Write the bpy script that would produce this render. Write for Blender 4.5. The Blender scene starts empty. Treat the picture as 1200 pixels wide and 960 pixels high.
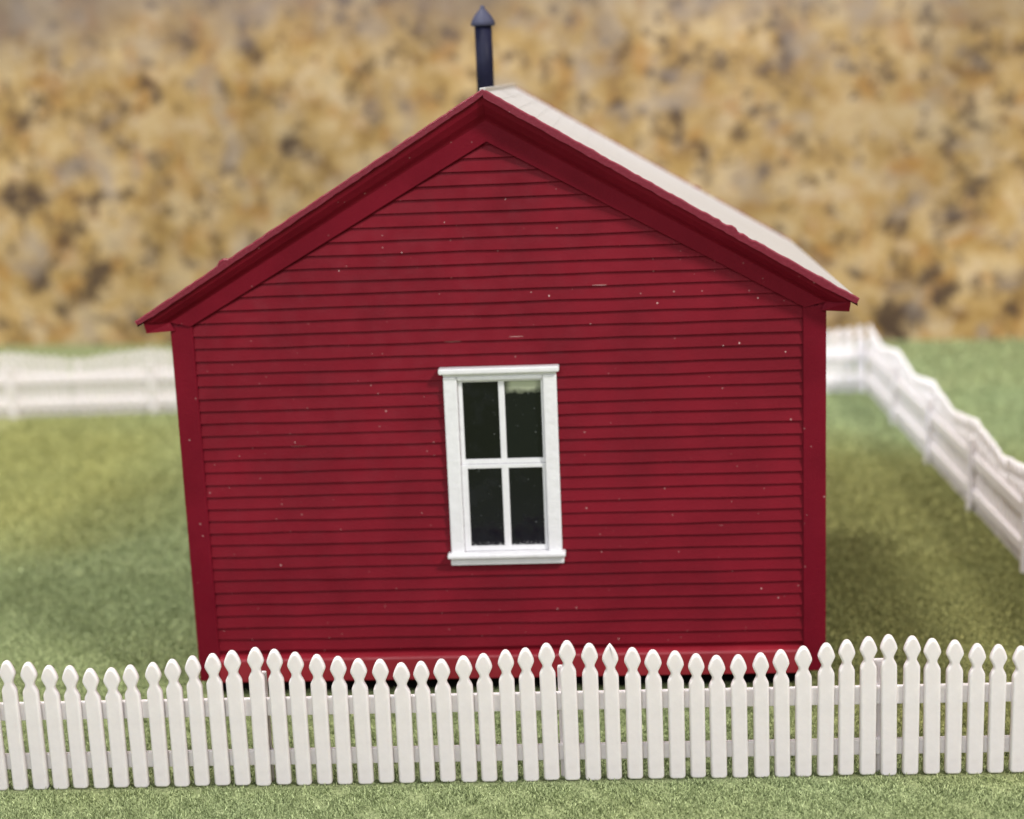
import bpy, math, random
import numpy as np
from mathutils import Matrix, Vector
random.seed(7); RNG = np.random.default_rng(11)
S = bpy.context.scene; C = S.collection

# ------------------------------------------------------------------ helpers
def mesh(name, verts, faces, mat=None, parent=None, smooth=None):
    me = bpy.data.meshes.new(name)
    me.from_pydata([tuple(v) for v in verts], [], faces); me.update()
    o = bpy.data.objects.new(name, me); C.objects.link(o)
    if mat: me.materials.append(mat)
    if smooth is not None:
        for i in smooth: me.polygons[i].use_smooth = True
    if parent: o.parent = parent
    return o

class MB:
    def __init__(s): s.v = []; s.f = []; s.m = []
    def poly(s, pts, m=0):
        b = len(s.v); s.v += [tuple(p) for p in pts]; s.f.append(tuple(range(b, b+len(pts)))); s.m.append(m)
    def box(s, x0, x1, y0, y1, z0, z1, m=0, bev=0.0):
        if bev <= 0:
            b = len(s.v)
            s.v += [(x0,y0,z0),(x1,y0,z0),(x1,y1,z0),(x0,y1,z0),(x0,y0,z1),(x1,y0,z1),(x1,y1,z1),(x0,y1,z1)]
            for f in ((0,3,2,1),(4,5,6,7),(0,1,5,4),(1,2,6,5),(2,3,7,6),(3,0,4,7)):
                s.f.append(tuple(b+i for i in f)); s.m.append(m)
            return
        import bmesh
        bm = bmesh.new(); bmesh.ops.create_cube(bm, size=1)
        for v in bm.verts:
            v.co = Vector(((x0+x1)/2+v.co.x*(x1-x0), (y0+y1)/2+v.co.y*(y1-y0), (z0+z1)/2+v.co.z*(z1-z0)))
        bmesh.ops.bevel(bm, geom=bm.edges[:], offset=bev, segments=2, profile=.6, affect='EDGES')
        b = len(s.v); bm.verts.ensure_lookup_table()
        s.v += [tuple(v.co) for v in bm.verts]
        for f in bm.faces: s.f.append(tuple(b+v.index for v in f.verts)); s.m.append(m)
        bm.free()
    def prism(s, pts, y0, y1, m=0):           # pts: (x,z) outline seen from the front, counter clockwise
        n = len(pts); b = len(s.v)
        s.v += [(x,y0,z) for x,z in pts] + [(x,y1,z) for x,z in pts]
        s.f.append(tuple(b+i for i in range(n))); s.m.append(m)
        s.f.append(tuple(b+n+i for i in reversed(range(n)))); s.m.append(m)
        for i in range(n):
            j = (i+1) % n
            s.f.append((b+i, b+n+i, b+n+j, b+j)); s.m.append(m)
    def build(s, name, mats, parent=None, smooth=False):
        o = mesh(name, s.v, s.f, None, parent)
        for m in (mats if isinstance(mats, (list, tuple)) else [mats]): o.data.materials.append(m)
        for i, k in enumerate(s.m): o.data.polygons[i].material_index = k
        if smooth: o.data.shade_smooth()
        return o

def thing(name, label, cat, loc=(0,0,0), rz=0, group=None):
    o = bpy.data.objects.new(name, None); C.objects.link(o)
    o.location = loc; o.rotation_euler = (0,0,rz); o['label'] = label; o['category'] = cat
    if group: o['group'] = group
    o.empty_display_size = .3
    return o

class NT:
    def __init__(s, name, rough=.5, base=(.5,.5,.5), spec=.5):
        s.mat = bpy.data.materials.new(name); s.mat.use_nodes = True
        s.t = s.mat.node_tree; s.b = s.t.nodes['Principled BSDF']
        s.b.inputs['Base Color'].default_value = (*base, 1); s.b.inputs['Roughness'].default_value = rough
        s.b.inputs['Specular IOR Level'].default_value = spec
        s.co = s.n('ShaderNodeTexCoord').outputs['Object']
    def n(s, typ, **kw):
        n = s.t.nodes.new(typ)
        for k, v in kw.items():
            if k in n.inputs and not hasattr(n, k): n.inputs[k].default_value = v
            else: setattr(n, k, v)
        return n
    def l(s, a, b): s.t.links.new(a, b)
    def map(s, scale=(1,1,1), loc=(0,0,0), rot=(0,0,0), src=None):
        m = s.n('ShaderNodeMapping'); m.inputs['Scale'].default_value = scale; m.inputs['Location'].default_value = loc
        m.inputs['Rotation'].default_value = rot; s.l(src or s.co, m.inputs['Vector']); return m.outputs[0]
    def noise(s, scale, detail=3, rough=.5, dist=0, vec=None):
        n = s.n('ShaderNodeTexNoise'); n.inputs['Scale'].default_value = scale; n.inputs['Detail'].default_value = detail
        n.inputs['Roughness'].default_value = rough; n.inputs['Distortion'].default_value = dist
        s.l(vec or s.co, n.inputs['Vector']); return n.outputs['Fac']
    def voro(s, scale, out='Distance', vec=None, rnd=1, feature='F1'):
        n = s.n('ShaderNodeTexVoronoi'); n.feature = feature; n.inputs['Scale'].default_value = scale; n.inputs['Randomness'].default_value = rnd
        s.l(vec or s.co, n.inputs['Vector']); return n.outputs[out]
    def ramp(s, fac, stops, interp='LINEAR'):
        r = s.n('ShaderNodeValToRGB'); cr = r.color_ramp; cr.interpolation = interp
        while len(cr.elements) < len(stops): cr.elements.new(.5)
        for e, (p, c) in zip(cr.elements, stops):
            e.position = p; e.color = (*c, 1) if isinstance(c, (tuple, list)) else (c, c, c, 1)
        s.l(fac, r.inputs[0]); return r.outputs[0]
    def mix(s, fac, a, b, blend='MIX'):
        m = s.n('ShaderNodeMix'); m.data_type = 'RGBA'; m.blend_type = blend
        for sock, v in ((m.inputs[0], fac), (m.inputs[6], a), (m.inputs[7], b)):
            if isinstance(v, bpy.types.NodeSocket): s.l(v, sock)
            elif isinstance(v, (int, float)): sock.default_value = v
            else: sock.default_value = (*v, 1)
        return m.outputs[2]
    def math(s, op, a, b=0.0):
        m = s.n('ShaderNodeMath'); m.operation = op
        for sock, v in ((m.inputs[0], a), (m.inputs[1], b)):
            if isinstance(v, bpy.types.NodeSocket): s.l(v, sock)
            else: sock.default_value = v
        return m.outputs[0]
    def color(s, c): s.l(c, s.b.inputs['Base Color'])
    def bump(s, h, strength=.3, dist=.01):
        b = s.n('ShaderNodeBump'); b.inputs['Strength'].default_value = strength; b.inputs['Distance'].default_value = dist
        s.l(h, b.inputs['Height']); s.l(b.outputs[0], s.b.inputs['Normal'])

# ------------------------------------------------------------------ materials
def red_paint(name, base, specks=True):
    m = NT(name, .5, base, .07)
    n1 = m.noise(1.1, 3); n2 = m.noise(26, 4, .6)
    d = tuple(c*.86 for c in base); l = tuple(c*1.12 for c in base)
    col = m.mix(m.ramp(n1, [(.35, 0), (.65, 1)]), d, l)
    col = m.mix(m.math('MULTIPLY', m.ramp(n2, [(.40, 0), (.7, 1)]), .16), col, (base[0]*1.25, base[1]*1.6, base[2]*1.5))
    # pale flecks where the paint is chipped, each a small dot in a sparse cell
    if specks:
        warp = m.map((1,1,1))
        v = m.n('ShaderNodeTexVoronoi'); v.inputs['Scale'].default_value = 4.2; m.l(warp, v.inputs['Vector'])
        sep = m.n('ShaderNodeSeparateColor'); m.l(v.outputs['Color'], sep.inputs[0])
        rare = m.math('GREATER_THAN', sep.outputs[0], .50)
        size = m.math('ADD', m.math('MULTIPLY', sep.outputs[1], .045), .018)
        wob = m.math('MULTIPLY', m.noise(60, 2), .06)
        dot = m.math('LESS_THAN', m.math('ADD', v.outputs['Distance'], wob), m.math('ADD', size, .012))
        sp = m.math('MULTIPLY', rare, dot)
        # dust: very small faint dots, gathered in places
        v3 = m.n('ShaderNodeTexVoronoi'); v3.inputs['Scale'].default_value = 13; m.l(warp, v3.inputs['Vector'])
        s3 = m.n('ShaderNodeSeparateColor'); m.l(v3.outputs['Color'], s3.inputs[0])
        dust = m.math('MULTIPLY', m.math('GREATER_THAN', s3.outputs[0], .80), m.math('LESS_THAN', v3.outputs['Distance'], m.math('ADD', m.math('MULTIPLY', s3.outputs[2], .10), .05)))
        dust = m.math('MULTIPLY', dust, m.ramp(m.noise(1.1, 2), [(.42, 0), (.6, .42)]))
        sp = m.math('MAXIMUM', sp, dust)
        # thin hairline scratches running nearly level
        sv = m.map((1.3, 1, 26), rot=(0, .05, 0))
        v2 = m.n('ShaderNodeTexVoronoi'); v2.inputs['Scale'].default_value = 1.0; m.l(sv, v2.inputs['Vector'])
        s2 = m.n('ShaderNodeSeparateColor'); m.l(v2.outputs['Color'], s2.inputs[0])
        sc = m.math('MULTIPLY', m.math('GREATER_THAN', s2.outputs[0], .985), m.math('LESS_THAN', v2.outputs['Distance'], .13))
        sc = m.math('MULTIPLY', sc, .45)
        col = m.mix(m.math('MAXIMUM', m.math('MULTIPLY', sp, .8), sc), col, (.70, .48, .45))
    m.color(col)
    m.l(m.ramp(m.noise(5, 3), [(.3, .36), (.7, .55)]), m.b.inputs['Roughness'])
    m.bump(m.noise(34, 4, .65), .35, .012)
    return m.mat
RED = (.166, .0068, .0155)
M_red = red_paint('red_paint', RED)
M_redtrim = red_paint('red_trim_paint', (.152, .0062, .0160))

M_ledge = red_paint('glossy_red_highlight_paint', (.27,.012,.024), False)  # brighter red than the trim: the ledge's highlight put into its base colour
M_ledge.node_tree.nodes['Principled BSDF'].inputs['Specular IOR Level'].default_value = .55
def edge_paint():
    m = NT('red_roof_edge_paint', .4, (.25,.014,.03), .3)
    n = m.noise(30, 5, .7)
    col = m.mix(m.ramp(n, [(.45, 0), (.72, 1)]), (.165,.009,.024), (.21,.018,.038))
    sp = m.ramp(m.noise(40, 3, .6), [(.72, 0), (.78, 1)])
    col = m.mix(m.math('MULTIPLY', sp, .6), col, (.75,.55,.55))
    m.color(col); m.bump(n, .5, .015); return m.mat
M_edge = edge_paint()

def shingle():
    m = NT('pale_grey_roof_shingles', .38, (.62,.60,.58))
    v = m.map((1, 1, 1))
    n = m.noise(22, 4, .6)
    col = m.mix(n, (.40,.39,.39), (.60,.58,.57))
    st = m.noise(4, 3, .5, vec=m.map((.3, 7, .3)))
    col = m.mix(m.math('MULTIPLY', m.ramp(st, [(.4,0),(.7,1)]), .6), col, (.33,.31,.30))
    m.color(col); m.bump(n, .4, .02); return m.mat
M_roof = shingle()

def white_paint(name, base, sss=.0, bumpiness=.25):
    m = NT(name, .38, base)
    n = m.noise(9, 4, .6)
    col = m.mix(m.ramp(n, [(.3,0),(.7,1)]), tuple(c*.93 for c in base), base)
    g = m.ramp(m.noise(45, 3, .6), [(.66,0),(.74,1)])
    col = m.mix(m.math('MULTIPLY', g, .12), col, (.42,.38,.34))
    m.color(col); m.bump(m.noise(11, 3, .5), bumpiness, .02)
    if sss:
        m.b.inputs['Subsurface Weight'].default_value = sss
        m.b.inputs['Subsurface Radius'].default_value = (1, .9, .8); m.b.inputs['Subsurface Scale'].default_value = .07
    return m.mat
M_fence = white_paint('white_styrene_plastic', (.79,.735,.735), .35, .12)
M_white = white_paint('thick_white_paint', (.80,.79,.81), 0, .45)

def dark(name, base, rough, spec=.5):
    m = NT(name, rough, base, spec); m.color(m.mix(m.noise(12,3), base, tuple(c*1.5+.002 for c in base)))
    m.bump(m.noise(20,3), .2, .01); return m.mat
M_stack = dark('blue_black_metal_paint', (.006,.006,.017), .5, .12)
M_cap = dark('dull_grey_metal_paint', (.033,.033,.055), .6, .2)
M_black = dark('black_underside', (.006,.006,.006), .9, .1)
M_inside = dark('dark_bare_interior', (.012,.013,.013), .8, .2)

def glass():
    m = NT('smeared_clear_plastic', .06, (.006,.009,.009), .28)
    n = m.noise(3.0, 4, .6)
    sm = m.ramp(n, [(.52, 0), (.8, 1)])
    sp = m.ramp(m.noise(30, 3, .7), [(.69, 0), (.74, 1)])
    col = m.mix(m.math('MULTIPLY', sm, .22), (.003,.004,.004), (.05,.052,.07))
    col = m.mix(m.math('MULTIPLY', sp, .75), col, (.45,.48,.48))
    s_ = m.n('ShaderNodeSeparateXYZ'); m.l(m.co, s_.inputs[0])
    low = m.ramp(m.math('SUBTRACT', s_.outputs[2], 1.5), [(.36, 1), (.42, 0)])
    crumb = m.math('MULTIPLY', low, m.ramp(m.noise(38, 3, .6), [(.54, 0), (.60, 1)]))
    low_reflect = m.ramp(m.math('MULTIPLY', s_.outputs[2], .25), [(.45, 1), (.75, 0)])  # faint bluish reflection put into the colour of the lower panes
    col = m.mix(m.math('MULTIPLY', low_reflect, .5), col, (.012,.011,.022))
    col = m.mix(m.math('MULTIPLY', crumb, .8), col, (.70,.70,.70))
    m.color(col)
    m.l(m.ramp(n, [(.4,.04),(.8,.28)]), m.b.inputs['Roughness'])
    m.bump(m.noise(2.2, 2), .25, .05)
    return m.mat
M_glass = glass()
def glass_glue():
    m = NT('glue_stained_clear_plastic', .1, (.006,.009,.009), .28)
    s = m.n('ShaderNodeSeparateXYZ'); m.l(m.co, s.inputs[0])
    n = m.noise(9, 4, .6)
    edge = m.math('ADD', s.outputs[2], m.math('MULTIPLY', m.math('SUBTRACT', n, .5), .12))
    g = m.ramp(m.math('SUBTRACT', edge, 3.0), [(.70, 0), (.77, 1)])
    xr_ = m.ramp(s.outputs[0], [(.07, 0), (.17, 1)]); xr2 = m.ramp(s.outputs[0], [(.43, 1), (.50, .5)])
    g = m.math('MULTIPLY', m.math('MULTIPLY', g, xr_), m.math('MULTIPLY', xr2, 1.0))
    sp = m.ramp(m.noise(24, 3, .7), [(.68, 0), (.73, 1)])
    col = m.mix(g, (.005,.007,.007), (.40,.43,.30))
    col = m.mix(m.math('MULTIPLY', sp, .5), col, (.45,.48,.48))
    m.color(col); m.l(m.ramp(g, [(0,.06),(1,.5)]), m.b.inputs['Roughness']); return m.mat
M_glue = glass_glue()

def turf(name, per_island):
    m = NT(name, .75, (.2,.25,.1), .25)
    geo = m.n('ShaderNodeNewGeometry'); pos = geo.outputs['Position']
    big0 = m.noise(.22, 3, .55, .2, vec=pos)
    sx = m.n('ShaderNodeSeparateXYZ'); m.l(pos, sx.inputs[0])
    def patch(cx_, cy_, rx, ry):          # mask for an oval area of another tone, noisy edge
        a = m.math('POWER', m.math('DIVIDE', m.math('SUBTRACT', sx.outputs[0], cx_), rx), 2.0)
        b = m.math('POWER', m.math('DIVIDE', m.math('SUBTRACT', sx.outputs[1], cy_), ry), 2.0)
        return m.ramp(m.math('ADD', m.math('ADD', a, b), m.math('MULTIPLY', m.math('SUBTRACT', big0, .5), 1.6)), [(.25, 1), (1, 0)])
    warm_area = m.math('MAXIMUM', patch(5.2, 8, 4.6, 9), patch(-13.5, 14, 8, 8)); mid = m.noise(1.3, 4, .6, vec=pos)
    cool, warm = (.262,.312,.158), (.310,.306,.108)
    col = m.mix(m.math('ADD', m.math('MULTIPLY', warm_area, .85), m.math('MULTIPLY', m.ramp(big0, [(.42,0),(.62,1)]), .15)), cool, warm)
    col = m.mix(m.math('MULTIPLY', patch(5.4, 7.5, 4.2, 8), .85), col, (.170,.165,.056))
    col = m.mix(m.math('MULTIPLY', m.ramp(mid, [(.35,1),(.6,0)]), .10), col, (.22,.24,.11))
    if per_island:
        r = geo.outputs['Random Per Island']
        tint = m.ramp(r, [(0,(.28,.32,.25)),(.3,(.75,.78,.7)),(.7,(1.25,1.25,1.2)),(.92,(1.6,1.55,1.6)),(1,(2.2,2.15,2.2))])
        col = m.mix(1.0, col, tint, 'MULTIPLY')
    else:
        fine = m.noise(26, 4, .7, vec=pos)
        col = m.mix(m.ramp(fine, [(.35,0),(.62,1)]), m.mix(1.0, col, (.5,.52,.45), 'MULTIPLY'), m.mix(1.0, col, (1.25,1.22,1.2), 'MULTIPLY'))
        m.bump(fine, .8, .05)
    m.color(col); return m.mat
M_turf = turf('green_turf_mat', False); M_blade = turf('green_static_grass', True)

def granite():
    m = NT('polished_brown_granite', .32, (.5,.4,.2), .35)
    base = m.noise(.62, 5, .66, .2); b2 = m.noise(1.35, 4, .66, .25)
    col = m.ramp(base, [(.34,(.20,.115,.045)),(.44,(.36,.235,.085)),(.52,(.44,.305,.135)),(.60,(.53,.40,.225)),(.74,(.36,.29,.19))])
    col = m.mix(m.ramp(b2, [(.51,0),(.66,.8)]), col, (.55,.43,.29))
    ora = m.noise(1.0, 3, .6, .3, vec=m.map(loc=(13,4,9)))
    col = m.mix(m.ramp(ora, [(.53,0),(.66,.7)]), col, (.36,.185,.05))
    dk = m.math('ADD', m.noise(1.0, 4, .64, .25, vec=m.map(loc=(3,41,7))), m.math('MULTIPLY', m.math('SUBTRACT', m.noise(.17, 2), .5), .28))
    col = m.mix(m.ramp(dk, [(.545,0),(.66,.95)]), col, (.065,.040,.030))
    dk3 = m.noise(2.1, 3, .6, .2, vec=m.map(loc=(30,5,17)))
    col = m.mix(m.ramp(dk3, [(.575,0),(.66,.8)]), col, (.10,.065,.04))
    gr = m.noise(.7, 3, .6, .3, vec=m.map(loc=(21,11,3)))
    col = m.mix(m.ramp(gr, [(.54,0),(.70,.7)]), col, (.30,.25,.22))
    # colour blends to a darker grey with height, along a wavering edge
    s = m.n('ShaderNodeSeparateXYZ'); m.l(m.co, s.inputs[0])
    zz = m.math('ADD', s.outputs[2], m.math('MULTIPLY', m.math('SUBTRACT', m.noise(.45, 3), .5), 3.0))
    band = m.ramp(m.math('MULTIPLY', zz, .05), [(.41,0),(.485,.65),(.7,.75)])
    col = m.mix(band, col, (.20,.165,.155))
    big = m.noise(.13, 2, .5)
    col = m.mix(1.0, col, m.ramp(big, [(.38,(.76,.74,.72)),(.62,(1.04,1.0,.97))]), 'MULTIPLY')
    m.color(col); m.bump(base, .05, .02); return m.mat
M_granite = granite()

# ------------------------------------------------------------------ setting: turf mat
def ground():
    nx, ny = 90, 80
    xs = np.linspace(-60, 60, nx); ys = np.linspace(-30, 60, ny)
    V = [(x, y, 0) for y in ys for x in xs]
    F = [(j*nx+i, j*nx+i+1, (j+1)*nx+i+1, (j+1)*nx+i) for j in range(ny-1) for i in range(nx-1)]
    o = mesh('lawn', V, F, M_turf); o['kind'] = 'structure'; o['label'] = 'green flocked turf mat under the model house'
ground()
def blades():
    zones = [(-6.6, 5.6, -1.5, 2.6, 9500, .030, .011), (-7.5, -6.6, -1.5, 2.6, 3000, .035, .014), (5.6, 8.5, -1.5, 2.6, 3000, .035, .014), (-7.5, 8.5, -2.2, -1.5, 3000, .035, .014), (-11.5, 9.5, 2.6, 7.5, 3800, .032, .016), (-13, 13, 7.5, 20, 900, .050, .026),
             (-12, -7.5, -2.2, 2.6, 2000, .04, .018), (8.5, 12, -2.2, 2.6, 2000, .04, .018), (-18, 18, 20, 26, 120, .1, .045)]
    P = []; 
    for x0, x1, y0, y1, dens, L, W in zones:
        n = int((x1-x0)*(y1-y0)*dens)
        x = RNG.uniform(x0, x1, n); y = RNG.uniform(y0, y1, n)
        # clumpy: drop some by a cheap sum of sines
        c = np.sin(x*7.3+np.sin(y*5.1)*2)+np.sin(y*8.7+np.sin(x*6.3)*2)+np.sin(x*17+y*13)
        if y0 > 2: c = c*.3+.6
        k = RNG.uniform(-3.6, 2.2, n) < c
        inside = (x > -4.45) & (x < 2.75) & (y > 2.62) & (y < 8.2)
        k &= ~inside; k &= ~((y > -.10) & (y < .02) & (RNG.uniform(0, 1, n) < .8)); x, y, c = x[k], y[k], c[k]; n = len(x)
        l = L*RNG.uniform(.55, 1.35, n)*(1+.12*c); w = W*RNG.uniform(.6, 1.3, n)
        a = RNG.uniform(0, 2*np.pi, n); lean = RNG.uniform(.5, 1.45, n)
        ta = a+RNG.uniform(-1.2, 1.2, n)
        px, py = np.cos(ta+np.pi/2)*w/2, np.sin(ta+np.pi/2)*w/2
        tx, ty, tz = x+np.cos(a)*np.sin(lean)*l, y+np.sin(a)*np.sin(lean)*l, np.cos(lean)*l+.008
        v = np.empty((n, 4, 3), np.float32)
        v[:,0] = np.stack([x-px, y-py, np.full(n, -.002)], 1); v[:,1] = np.stack([x+px, y+py, np.full(n, -.002)], 1)
        v[:,2] = np.stack([tx+px*.45, ty+py*.45, tz], 1); v[:,3] = np.stack([tx-px*.45, ty-py*.45, tz], 1)
        P.append(v.reshape(-1, 3))
    V = np.concatenate(P); nq = len(V)//4
    me = bpy.data.meshes.new('grass')
    me.vertices.add(len(V)); me.vertices.foreach_set('co', V.ravel())
    me.loops.add(nq*4); me.loops.foreach_set('vertex_index', np.arange(nq*4, dtype=np.int32))
    me.polygons.add(nq); me.polygons.foreach_set('loop_start', np.arange(0, nq*4, 4, dtype=np.int32))
    me.polygons.foreach_set('loop_total', np.full(nq, 4, np.int32))
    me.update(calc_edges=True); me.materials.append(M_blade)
    o = bpy.data.objects.new('grass', me); C.objects.link(o)
    o['kind'] = 'stuff'; o['label'] = 'short flocked green grass fibres covering the turf mat'
blades()

# ------------------------------------------------------------------ granite slab behind
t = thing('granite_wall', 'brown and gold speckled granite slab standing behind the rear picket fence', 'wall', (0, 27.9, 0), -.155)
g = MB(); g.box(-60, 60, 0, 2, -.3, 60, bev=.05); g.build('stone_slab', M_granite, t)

# ------------------------------------------------------------------ picket fences
def picket_outline(h, w=.167):
    hw = w/2
    R_ = [(hw*.60, .0), (hw*.88, .012), (hw, .035), (hw, h-.345), (hw*.97, h-.322), (hw*.80, h-.290), (hw*.62, h-.262), (hw*.575, h-.245),
          (hw*.62, h-.226), (hw*.80, h-.196), (hw*.97, h-.165), (hw*1.04, h-.145), (hw*1.0, h-.120), (hw*.84, h-.082), (hw*.62, h-.042), (hw*.38, h-.013), (hw*.15, h-.001)]
    return R_ + [(-x, z) for x, z in reversed(R_)]
def offset(pts, d):
    n = len(pts); out = []
    for i in range(n):
        a, b, c = Vector(pts[i-1]), Vector(pts[i]), Vector(pts[(i+1) % n])
        e1 = (b-a).normalized(); e2 = (c-b).normalized()
        nrm = Vector((-(e1.y+e2.y), e1.x+e2.x)).normalized()
        k = d/max(.6, nrm.dot(Vector((-e1.y, e1.x))))
        out.append(tuple(b+nrm*k))
    return out
def picket_mesh(h, nib=False):
    o = picket_outline(h); n = len(o)
    if nib:
        o[16] = (.004, h+.022); o[17] = (-.006, h+.02)
    rings = [(offset(o, .024), -.030), (offset(o, .014), -.0275), (offset(o, .005), -.019), (o, -.006), (o, .026), (offset(o, .006), .030)]
    V = []; F = []; sm = []
    for pts, y in rings: V += [(x, y, z) for x, z in pts]
    F.append(tuple(range(n)))
    for r in range(len(rings)-1):
        for i in range(n):
            j = (i+1) % n; F.append(((r+1)*n+i, (r+1)*n+j, r*n+j, r*n+i)); sm.append(len(F)-1)
    F.append(tuple(reversed(range((len(rings)-1)*n, len(rings)*n))))
    me = bpy.data.meshes.new('picket'); me.from_pydata(V, [], F); me.update()
    for i in sm: me.polygons[i].use_smooth = True
    me.materials.append(M_fence); return me
PK = {}
def picket_data(i, nib=False):
    k = (min(i, 15-i), nib)
    if k not in PK: PK[k] = picket_mesh(1.545-.0272*k[0], nib)
    return PK[k]
PANEL = 3.3
def fence(label, loc, rz, n0, n1, side, nib=None, posts=None):
    """local x runs along the fence, pickets face local -y, rails and posts on +y; picket index 0 = a tall one"""
    t = thing('picket_fence', label, 'picket fence', loc, rz, 'white picket fences round the lawn')
    for k in range(n0, n1+1):
        i = k % 15
        o = bpy.data.objects.new('picket', picket_data(i, k == nib)); C.objects.link(o); o.parent = t
        o.location = (k*PANEL/15+random.uniform(-.004, .004), random.uniform(-.003, .003), random.uniform(-.004, .010))
        o.rotation_euler = (random.uniform(-.006, .006), random.uniform(-.009, .009), random.uniform(-.03, .03)); o.scale = (random.uniform(.97, 1.03), 1, random.uniform(.995, 1.006))
    x0, x1 = n0*PANEL/15-.06, n1*PANEL/15+.06
    ks = sorted({n0/15} | {float(k) for k in range(math.ceil(n0/15), math.floor(n1/15)+1)} | {n1/15})
    for a, b in zip(ks, ks[1:]):            # each panel has its own two rails, butting behind the post
        for z0, z1 in ((.775, .975), (.215, .390)):
            r = MB(); xa = a*PANEL+(.006 if a == int(a) else -.06); xb = b*PANEL-(.006 if b == int(b) else -.06)
            r.box(xa, xb, .033, .085, z0, z1, bev=.014)
            r.build('rail', M_fence, t)
    for k in range(math.ceil(n0/15), math.floor(n1/15)+1):
        p = MB(); s = (posts or {}).get(k, random.uniform(-.05, -.01))
        p.box(k*PANEL-.082+s, k*PANEL+.082+s, .0865, .140, -.02, 1.250, bev=.022); p.build('post', M_fence, t)
    return t
XN = 3.234
fence('white picket fence running across the foreground in front of the red house', (XN, 0, 0), 0, -58, 30, 0, nib=-13, posts={0: -.075, -1: -.045, -2: .015})
XR = 6.50
fence('white picket fence receding along the right side of the lawn towards the granite', (XR, 0, 0), math.pi/2*1.0, 0, 90, 0)
# the right run faces outwards: pickets to +x, rails and posts inside
fr = bpy.data.objects['picket_fence.001']
fence('white picket fence at the far end of the lawn, behind the red house', (XR, 19.86, 0), math.pi, 1, 97, 0)

# ------------------------------------------------------------------ house
HX, HY = -.845, 2.45
H = thing('red_house', 'dark red clapboard gable house with white four pane window', 'house', (HX, HY, 0), -.008)
W2 = 3.735; D = 5.7; ZB = .245
RZ, EX, EZ = 7.17, 4.09, 4.725           # ridge height, eave tip
sl = (RZ-EZ)/EX
WX0, WX1, WZ0, WZ1 = -.46, .53, 1.80, 3.90   # opening

def lap_boards(mb, half, ztop, opening=None, x_of=None, step=.1490, z0=.612):
    """lapped boards: each leans out at its lower edge, with a small lip underneath"""
    def face(xa0, xb0, xa1, xb1, z, zz):
        if xb0-xa0 < .02: return
        n = max(1, int((xb0-xa0)/.5)); 
        def X(f, top): 
            return (xa1+(xb1-xa1)*f) if top else (xa0+(xb0-xa0)*f)
        wob = [random.uniform(-.0045, .0045) for _ in range(n+1)]
        for i in range(n):
            f0, f1 = i/n, (i+1)/n
            yo0, yo1 = -.043+wob[i]*.9, -.043+wob[i+1]*.9
            z_0, z_1 = z+wob[i], z+wob[i+1]
            mb.poly([(X(f0,0), yo0, z_0), (X(f1,0), yo1, z_1), (X(f1,1), -.006, zz), (X(f0,1), -.006, zz)])
            mb.poly([(X(f0,0), -.004, z_0), (X(f1,0), -.004, z_1), (X(f1,0), yo1, z_1), (X(f0,0), yo0, z_0)])
    k = 0
    while True:
        z = z0+k*step; zz = z+step+.004; k += 1
        if z >= ztop: break
        zz = min(zz, ztop)
        h0 = half if x_of is None else min(half, x_of(z)); h1 = half if x_of is None else min(half, x_of(zz))
        if h0 < .03: break
        h1 = max(h1, .001)
        if opening and zz > opening[2] and z < opening[3]:
            face(-h0, opening[0], -h1, opening[0], z, zz); face(opening[1], h0, opening[1], h1, z, zz)
        else: face(-h0, h0, -h1, h1, z, zz)

# front wall: sheathing with a hole for the window, the lap boards in front of it
def gable_z(x): return RZ-.13-sl*abs(x)
def front_wall():
    m = MB(); t_ = .14
    y0, y1 = 0, t_
    def slab(pts): m.prism(pts, y0, y1)
    slab([(-W2, ZB), (WX0, ZB), (WX0, gable_z(WX0)), (-W2, gable_z(W2))])
    slab([(WX1, ZB), (W2, ZB), (W2, gable_z(W2)), (WX1, gable_z(WX1))])
    slab([(WX0, ZB), (WX1, ZB), (WX1, WZ0), (WX0, WZ0)])
    slab([(WX0, WZ1), (WX1, WZ1), (WX1, gable_z(WX1)), (0, gable_z(0)), (WX0, gable_z(WX0))])
    lap_boards(m, 3.53, 6.75, (WX0, WX1, WZ0, WZ1), lambda z: max(0, (6.66-z)/.563))
    return m.build('front_wall', M_red, H)
front_wall()
def plain_gable_wall():
    m = MB(); m.prism([(-W2, ZB), (W2, ZB), (W2, gable_z(W2)), (0, gable_z(0)), (-W2, gable_z(W2))], 0, .14)
    lap_boards(m, 3.53, 6.75, None, lambda z: max(0, (6.66-z)/.563))
    o = m.build('rear_wall', M_red, H); o.rotation_euler = (0, 0, math.pi); o.location = (0, D, 0)
plain_gable_wall()
for s in (-1, 1):
    m = MB(); L = D/2-.142
    m.box(-L, L, 0, .14, ZB, 4.70); lap_boards(m, L-.06, 4.60)
    o = m.build('side_wall', M_red, H); o.rotation_euler = (0, 0, s*math.pi/2); o.location = (s*W2, D/2, 0)
# floor and inset black sill under the walls
m = MB(); m.box(-W2+.145, W2-.145, .145, D-.145, ZB+.05, ZB+.12); m.build('floor', M_inside, H)
m = MB(); m.box(-W2+.16, W2-.16, .16, D-.16, -.02, ZB-.01); m.build('foundation', M_black, H)
# corner boards
for s in (-1, 1):
    for y in (0, 1):
        m = MB(); a, b = sorted((s*3.515, s*(W2+.045)))
        ya, yb = ((-.062, .22) if y == 0 else (D-.22, D+.062))
        m.box(a, b, ya, yb, ZB-.01, 4.63, bev=.016); m.build('corner_board', M_redtrim, H)
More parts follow.
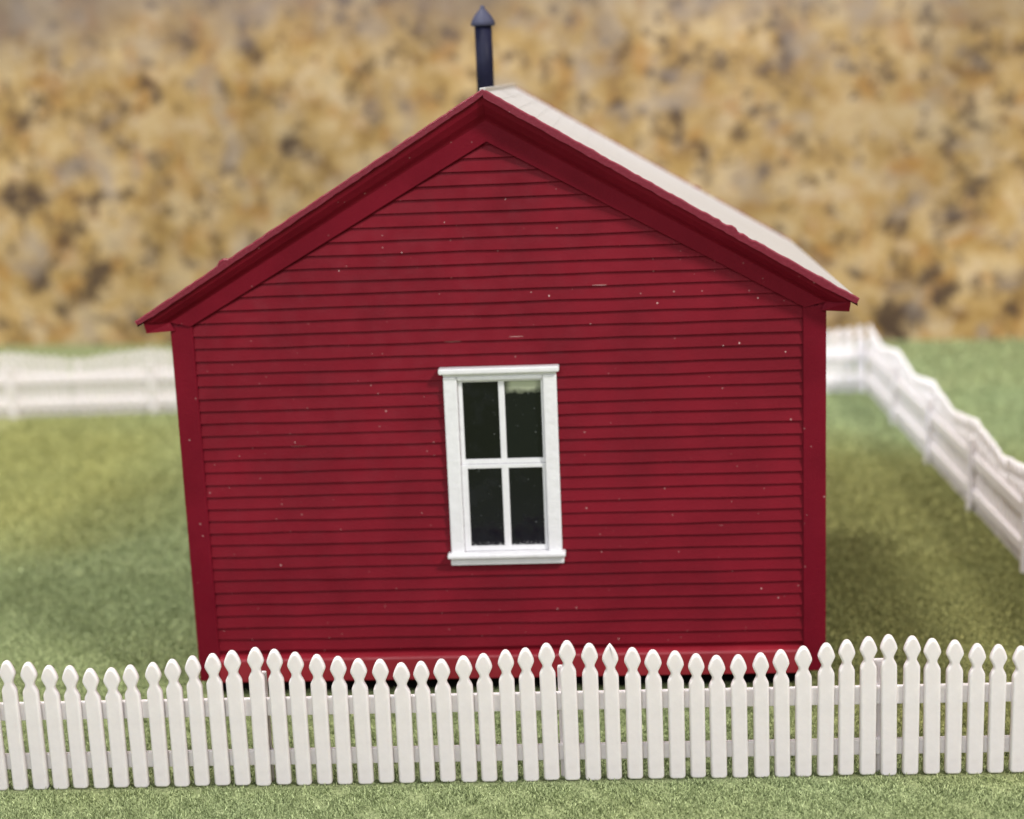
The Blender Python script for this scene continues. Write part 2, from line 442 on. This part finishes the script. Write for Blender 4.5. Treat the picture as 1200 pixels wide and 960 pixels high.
# water table along the bottom of the front and back, top edge catching the light
def base_board(y0, y1):
    m = MB(); fy, by = (y0, y1) if y0 < 0 else (y1, y0); g_ = -1 if y0 < 0 else 1
    pts = [(by, ZB-.004), (fy, ZB-.004), (fy, .500), (fy-g_*.010, .522), (fy-g_*.030, .530), (by, .552)]
    b = len(m.v); m.v += [(-3.513, y, z) for y, z in pts]+[(3.513, y, z) for y, z in pts]; n = len(pts)
    m.f += [tuple(range(n)), tuple(range(2*n-1, n-1, -1))]+[(i, i+n, (i+1) % n+n, (i+1) % n) for i in range(n)]; m.m += [0]*(n+2)
    o = m.build('base_board', M_ledge, H)
    import bmesh; bm = bmesh.new(); bm.from_mesh(o.data); bmesh.ops.recalc_face_normals(bm, faces=bm.faces); bm.to_mesh(o.data); bm.free()
base_board(-.12, .02); base_board(D-.02, D+.12)
# frieze board along the rake (flat, light) and cove moulding above it (leans out, in shade)
def rake(yf, sgn, name1, name2):
    m = MB(); N = 14
    for s in (-1, 1):
        lo = [(s*3.53*i/N, 6.60-.563*3.53*i/N) for i in range(N+1)]
        hi = [(s*3.76*i/N, 6.83-.575*3.76*i/N) for i in range(N+1)]
        for i in range(N):
            q = [(lo[i][0], yf, lo[i][1]), (lo[i+1][0], yf, lo[i+1][1]), (hi[i+1][0], yf-.012*sgn, hi[i+1][1]), (hi[i][0], yf-.012*sgn, hi[i][1])]
            m.poly(q if s*sgn > 0 else q[::-1])
            q = [(lo[i][0], yf+.11*sgn, lo[i][1]), (lo[i+1][0], yf+.11*sgn, lo[i+1][1]), (lo[i+1][0], yf, lo[i+1][1]), (lo[i][0], yf, lo[i][1])]
            m.poly(q if s*sgn > 0 else q[::-1])
    m.build(name1, M_redtrim, H)
    m = MB()
    for s in (-1, 1):
        top = RZ-(.058 if s < 0 else .074)
        a = [(s*3.76*i/N, 6.83-.575*3.76*i/N) for i in range(N+1)]
        b = [(s*4.02*i/N, top-sl*4.02*i/N) for i in range(N+1)]
        P = []
        for fr_, yo in ((0, .012), (.10, .030), (.32, .095), (.65, .165), (1, .200)):
            P.append([(a[i][0]*(1-fr_)+b[i][0]*fr_, yf-yo*sgn, a[i][1]*(1-fr_)+b[i][1]*fr_) for i in range(N+1)])
        for r in range(4):
            for i in range(N):
                q = [P[r][i], P[r][i+1], P[r+1][i+1], P[r+1][i]]
                m.poly(q if s*sgn > 0 else q[::-1])
        e0, e1 = P[0][N], P[4][N]
        b0 = (s*(W2-.02), yf-.008*sgn, 4.570); b1 = (s*4.01, yf-.15*sgn, 4.570)
        q = [b0, b1, e1, e0]; m.poly(q if s*sgn > 0 else q[::-1])
        q = [b0, (s*(W2-.02), yf+.1*sgn, 4.570), (s*4.01, yf+.1*sgn, 4.570), b1]; m.poly(q if s*sgn < 0 else q[::-1])
        q = [b1, (s*4.01, yf+.1*sgn, 4.570), (s*4.02, yf+.1*sgn, e1[2]), e1]; m.poly(q if s*sgn > 0 else q[::-1])
    o = m.build(name2, M_redtrim, H, smooth=False)
    return o
rake(-.085, 1, 'frieze_board', 'rake_moulding'); rake(D+.085, -1, 'frieze_board', 'rake_moulding')
# boxed eaves running along both sides, their ends closed in front
for s in (-1, 1):
    m = MB()
    pts = [(W2-.02, 4.572), (3.985, 4.572), (4.015, 4.60), (4.015, RZ-.095-sl*4.015), (3.73, RZ-.095-sl*3.73), (W2-.02, RZ-.095-sl*(W2-.02))]
    pts = [(W2-.05, 4.574), (4.0, 4.574), (4.012, 4.590), (4.012, RZ-.10-sl*4.012), (W2-.05, RZ-.10-sl*(W2-.05))]
    if s < 0: pts = [(-x, z) for x, z in reversed(pts)]
    m.prism(pts, -.060, D+.060); m.build('eave_box', M_redtrim, H)
# roof: two pitched sheets of pale shingles with a rough painted front edge
def roof_sheet(s):
    N = 90; OF = .33; th = .058 if s < 0 else .072
    ux, uz = s*math.cos(math.atan(sl)), -math.sin(math.atan(sl)); nx_, nz_ = -uz*s*1.0, math.cos(math.atan(sl))
    Ln = math.hypot(EX, RZ-EZ)
    top = MB(); 
    rows = 22
    # shingle courses: each a thin step running the length of the house
    for i in range(rows):
        d0, d1 = Ln*i/rows, Ln*(i+1)/rows
        h0, h1 = .0, .003
        a = lambda d, h, y: (ux*d+nx_*h*s*s, y, RZ+uz*d+nz_*h)
        segs = 12; ys = [-OF+.03+(D+2*OF-.06)*j/segs for j in range(segs+1)]
        for j in range(segs):
            w0, w1 = random.uniform(-.002,.002), random.uniform(-.002,.002)
            q = [a(d0, h0, ys[j]), a(d1, h1, ys[j]), a(d1, h1, ys[j+1]), a(d0, h0, ys[j+1])]
            top.poly(q if s > 0 else q[::-1])
            q = [a(d1, h1, ys[j]), a(d1, 0, ys[j]), a(d1, 0, ys[j+1]), a(d1, h1, ys[j+1])]
            top.poly(q if s > 0 else q[::-1])
    # underside
    q = [(ux*0+0, -OF+.03, RZ-th/nz_), (ux*0, D+OF-.03, RZ-th/nz_), (ux*Ln, D+OF-.03, RZ+uz*Ln-th/nz_*1.0), (ux*Ln, -OF+.03, RZ+uz*Ln-th/nz_*1.0)]
    top.poly(q if s > 0 else q[::-1]); top.m[-1] = 1
    q = [(ux*Ln, -OF+.03, RZ+uz*Ln-th/nz_*1.0), (ux*Ln, D+OF-.03, RZ+uz*Ln-th/nz_*1.0), (ux*Ln, D+OF-.03, RZ+uz*Ln), (ux*Ln, -OF+.03, RZ+uz*Ln)]
    top.poly(q if s > 0 else q[::-1]); top.m[-1] = 1
    r = top.build('roof', [M_roof, M_redtrim], H)
    # front and back barge strips
    for yf, yb, sg in ((-OF, -OF+.06, 1), (D+OF, D+OF-.06, -1)):
        e = MB(); V = []
        rr = random.Random(5 if s > 0 else 9); ph = [rr.uniform(0, 6) for _ in range(6)]
        for i in range(N+1):
            d = Ln*i/N*1.003
            j1 = (.0018*math.sin(i*.9+ph[0])+.0015*math.sin(i*2.3+ph[1])+rr.uniform(-.0022, .0022))*(1 if s < 0 else 1.25)
            j2 = .002*math.sin(i*.7+ph[2])+.002*math.sin(i*1.9+ph[3])+rr.uniform(-.002, .002)
            if s < 0 and i in (66, 67): j1 += .035 
            if s > 0 and i in (56, 59, 60, 61, 64): j1 += .012*rr.choice((1, -1.6, 1.3))
            tt = .012+j1; bb = -th*(1 if i < N*.93 else (1-(i-N*.93)/(N*.07)*.25))+j2
            P = lambda h, y: (ux*d+s*abs(nx_)*h, y, RZ+uz*d+nz_*h)
            V.append((P(bb, yf), P(tt-.014, yf), P(tt, yf+.012*sg), P(tt, yb), P(bb, yb)))
        V[0] = tuple((0.0, y, z) for x, y, z in V[0])
        for i in range(N):
            for k in range(5):
                q = [V[i][k], V[i+1][k], V[i+1][(k+1) % 5], V[i][(k+1) % 5]]
                if s*sg < 0: q = q[::-1]
                e.poly(q)
        e.poly(V[N] if s*sg > 0 else V[N][::-1])
        e.build('roof_edge', M_edge, H)
roof_sheet(-1); roof_sheet(1)
m = MB(); m.box(-.035, .035, -.322, D+.322, RZ-.030, RZ+.022, bev=.012); m.build('ridge_cap', M_roof, H)

# stovepipe
def lathe(profile, n=28):
    V = []; F = []
    for r, z in profile: V += [(r*math.cos(2*math.pi*i/n), r*math.sin(2*math.pi*i/n), z) for i in range(n)]
    for k in range(len(profile)-1):
        for i in range(n):
            j = (i+1) % n; F.append((k*n+i, k*n+j, (k+1)*n+j, (k+1)*n+i))
    F.append(tuple(reversed(range(n)))); F.append(tuple(range((len(profile)-1)*n, len(profile)*n)))
    return V, F
cx, cy = -.15, 2.3
V, F = lathe([(.109, 6.85), (.109, 7.98)])
ch = mesh('stovepipe', V, F, M_stack, H); ch.data.shade_smooth(); ch.location = (cx, cy, 0); 
for f in ch.data.polygons[-2:]: f.use_smooth = False
V, F = lathe([(.142, 7.935), (.152, 7.95), (.152, 7.975), (.140, 8.005), (.105, 8.065), (.058, 8.12), (.032, 8.145), (.028, 8.175), (.016, 8.185)])
cp = mesh('pipe_cap', V, F, M_cap, ch); cp.data.shade_smooth()
V, F = lathe([(.19, 6.93), (.18, 7.05), (.122, 7.10)])
fl = mesh('flashing', V, F, M_cap, ch)

# window
cxw = .035
m = MB()
m.box(-.622, -.462, -.098, .02, 1.800, 3.925, bev=.018); m.box(.532, .694, -.098, .02, 1.800, 3.925, bev=.018)
m.box(-.462+.001, .532-.001, -.094, .02, 3.880, 3.925, bev=.010)
m.box(-.622, .694, -.090, .02, 3.926, 3.965, bev=.008)
win = m.build('window', M_white, H)
m = MB(); m.box(-.668, .728, -.165, .01, 3.966, 4.035, bev=.020); m.build('head_cap', M_white, win)
m = MB(); m.box(-.662, .734, -.180, .01, 1.752, 1.808, bev=.020); m.box(-.630, .712, -.110, .01, 1.655, 1.750, bev=.016); m.build('sill', M_white, win)
def sash(y, z0, z1, ztop, zbot, xl, xr, c0, c1):
    m = MB(); d = .045
    m.box(WX0+.001, xl, y, y+d, zbot, ztop, bev=.008); m.box(xr, WX1-.001, y, y+d, zbot, ztop, bev=.008)
    m.box(xl-.006, xr+.006, y+.001, y+d-.001, z1, ztop-.001, bev=.006); m.box(xl-.006, xr+.006, y+.001, y+d-.001, zbot+.001, z0, bev=.006)
    m.box(c0, c1, y+.003, y+d-.003, z0-.006, z1+.006, bev=.010)
    s = m.build('sash', M_white, win); out = []
    for i, (a, b) in enumerate(((xl, c0), (c1, xr))):
        p = MB(); p.box(a-.02, b+.02, y+.026, y+.034, z0-.02, z1+.02)
        out.append(p.build('pane', M_glue if (i == 1 and z0 > 2.5) else M_glass, s))
    return out
sash(-.030, 2.925, 3.848, 3.878, 2.868, -.408, .505, .010, .082)
sash(-.052, 1.872, 2.818, 2.866, 1.812, -.385, .492, .012, .094)

# ------------------------------------------------------------------ camera
f, pitch, roll, yaw = 1832.46, .2078, .0408, -.0546
cam = bpy.data.cameras.new('camera'); co = bpy.data.objects.new('camera', cam); C.objects.link(co)
Fw = Vector((math.sin(yaw)*math.cos(pitch), math.cos(yaw)*math.cos(pitch), -math.sin(pitch)))
r = Vector((math.cos(yaw), -math.sin(yaw), 0)); u = r.cross(Fw)
c_, s_ = math.cos(roll), math.sin(roll)
R_, U_ = r*c_-u*s_, u*c_+r*s_
mt = Matrix.Identity(4)
for i in range(3): mt[i][0] = R_[i]; mt[i][1] = U_[i]; mt[i][2] = -Fw[i]
mt.translation = Vector((.2888, -15.36, 7.266)); co.matrix_world = mt
cam.sensor_width = 36; cam.lens = f/1200*36; cam.clip_start = .1; cam.clip_end = 500
cam.dof.use_dof = True; cam.dof.focus_distance = 16.5; cam.dof.aperture_fstop = .055/.22
S.camera = co

# ------------------------------------------------------------------ light: indoor lamps and added fills
def area(name, loc, target, size, power, col):
    L = bpy.data.lights.new(name, 'AREA'); L.shape = 'DISK'; L.size = size; L.energy = power; L.color = col
    o = bpy.data.objects.new(name, L); C.objects.link(o); o.location = loc
    o.rotation_euler = (Vector(target)-Vector(loc)).to_track_quat('-Z', 'Y').to_euler(); return o
area('key_lamp', (46, -42, 60), (0, 8, 0), 12, 60000, (1.0, .96, .93))
area('ceiling_lamp', (-16, 3, 66), (0, 8, 0), 12, 47000, (1.0, .97, .92))
area('front_fill', (-14, -60, 34), (0, 4, 3), 34, 19500, (.93, .96, 1.0))  # added fill from behind the camera, evens out facade and front rails
area('left_fill', (-70, 2, 26), (0, 12, 0), 26, 13500, (.88, .93, 1.0))  # added unseen cool fill from the left, lifts the right fence's inner face
sp = bpy.data.lights.new('fence_spot', 'SPOT'); sp.energy = 62000; sp.color = (.72, .84, 1.0); sp.spot_size = math.radians(9); sp.spot_blend = .8; sp.shadow_soft_size = .6  # added narrow bluish spot, brightens the right fence near the far corner
so = bpy.data.objects.new('fence_spot', sp); C.objects.link(so); so.location = (-14, -25, 31)
so.rotation_euler = (Vector((6.35, 17.2, .9))-so.location).to_track_quat('-Z', 'Y').to_euler()
w = bpy.data.worlds.new('World'); S.world = w; w.use_nodes = True
w.node_tree.nodes['Background'].inputs[0].default_value = (.92, .95, 1.0, 1); w.node_tree.nodes['Background'].inputs[1].default_value = .33
S.view_settings.view_transform = 'Standard'; S.view_settings.look = 'None'; S.view_settings.exposure = 0; S.view_settings.gamma = 1
S.unit_settings.scale_length = .01
S.cycles.max_bounces = 8
S.cycles.use_denoising = True
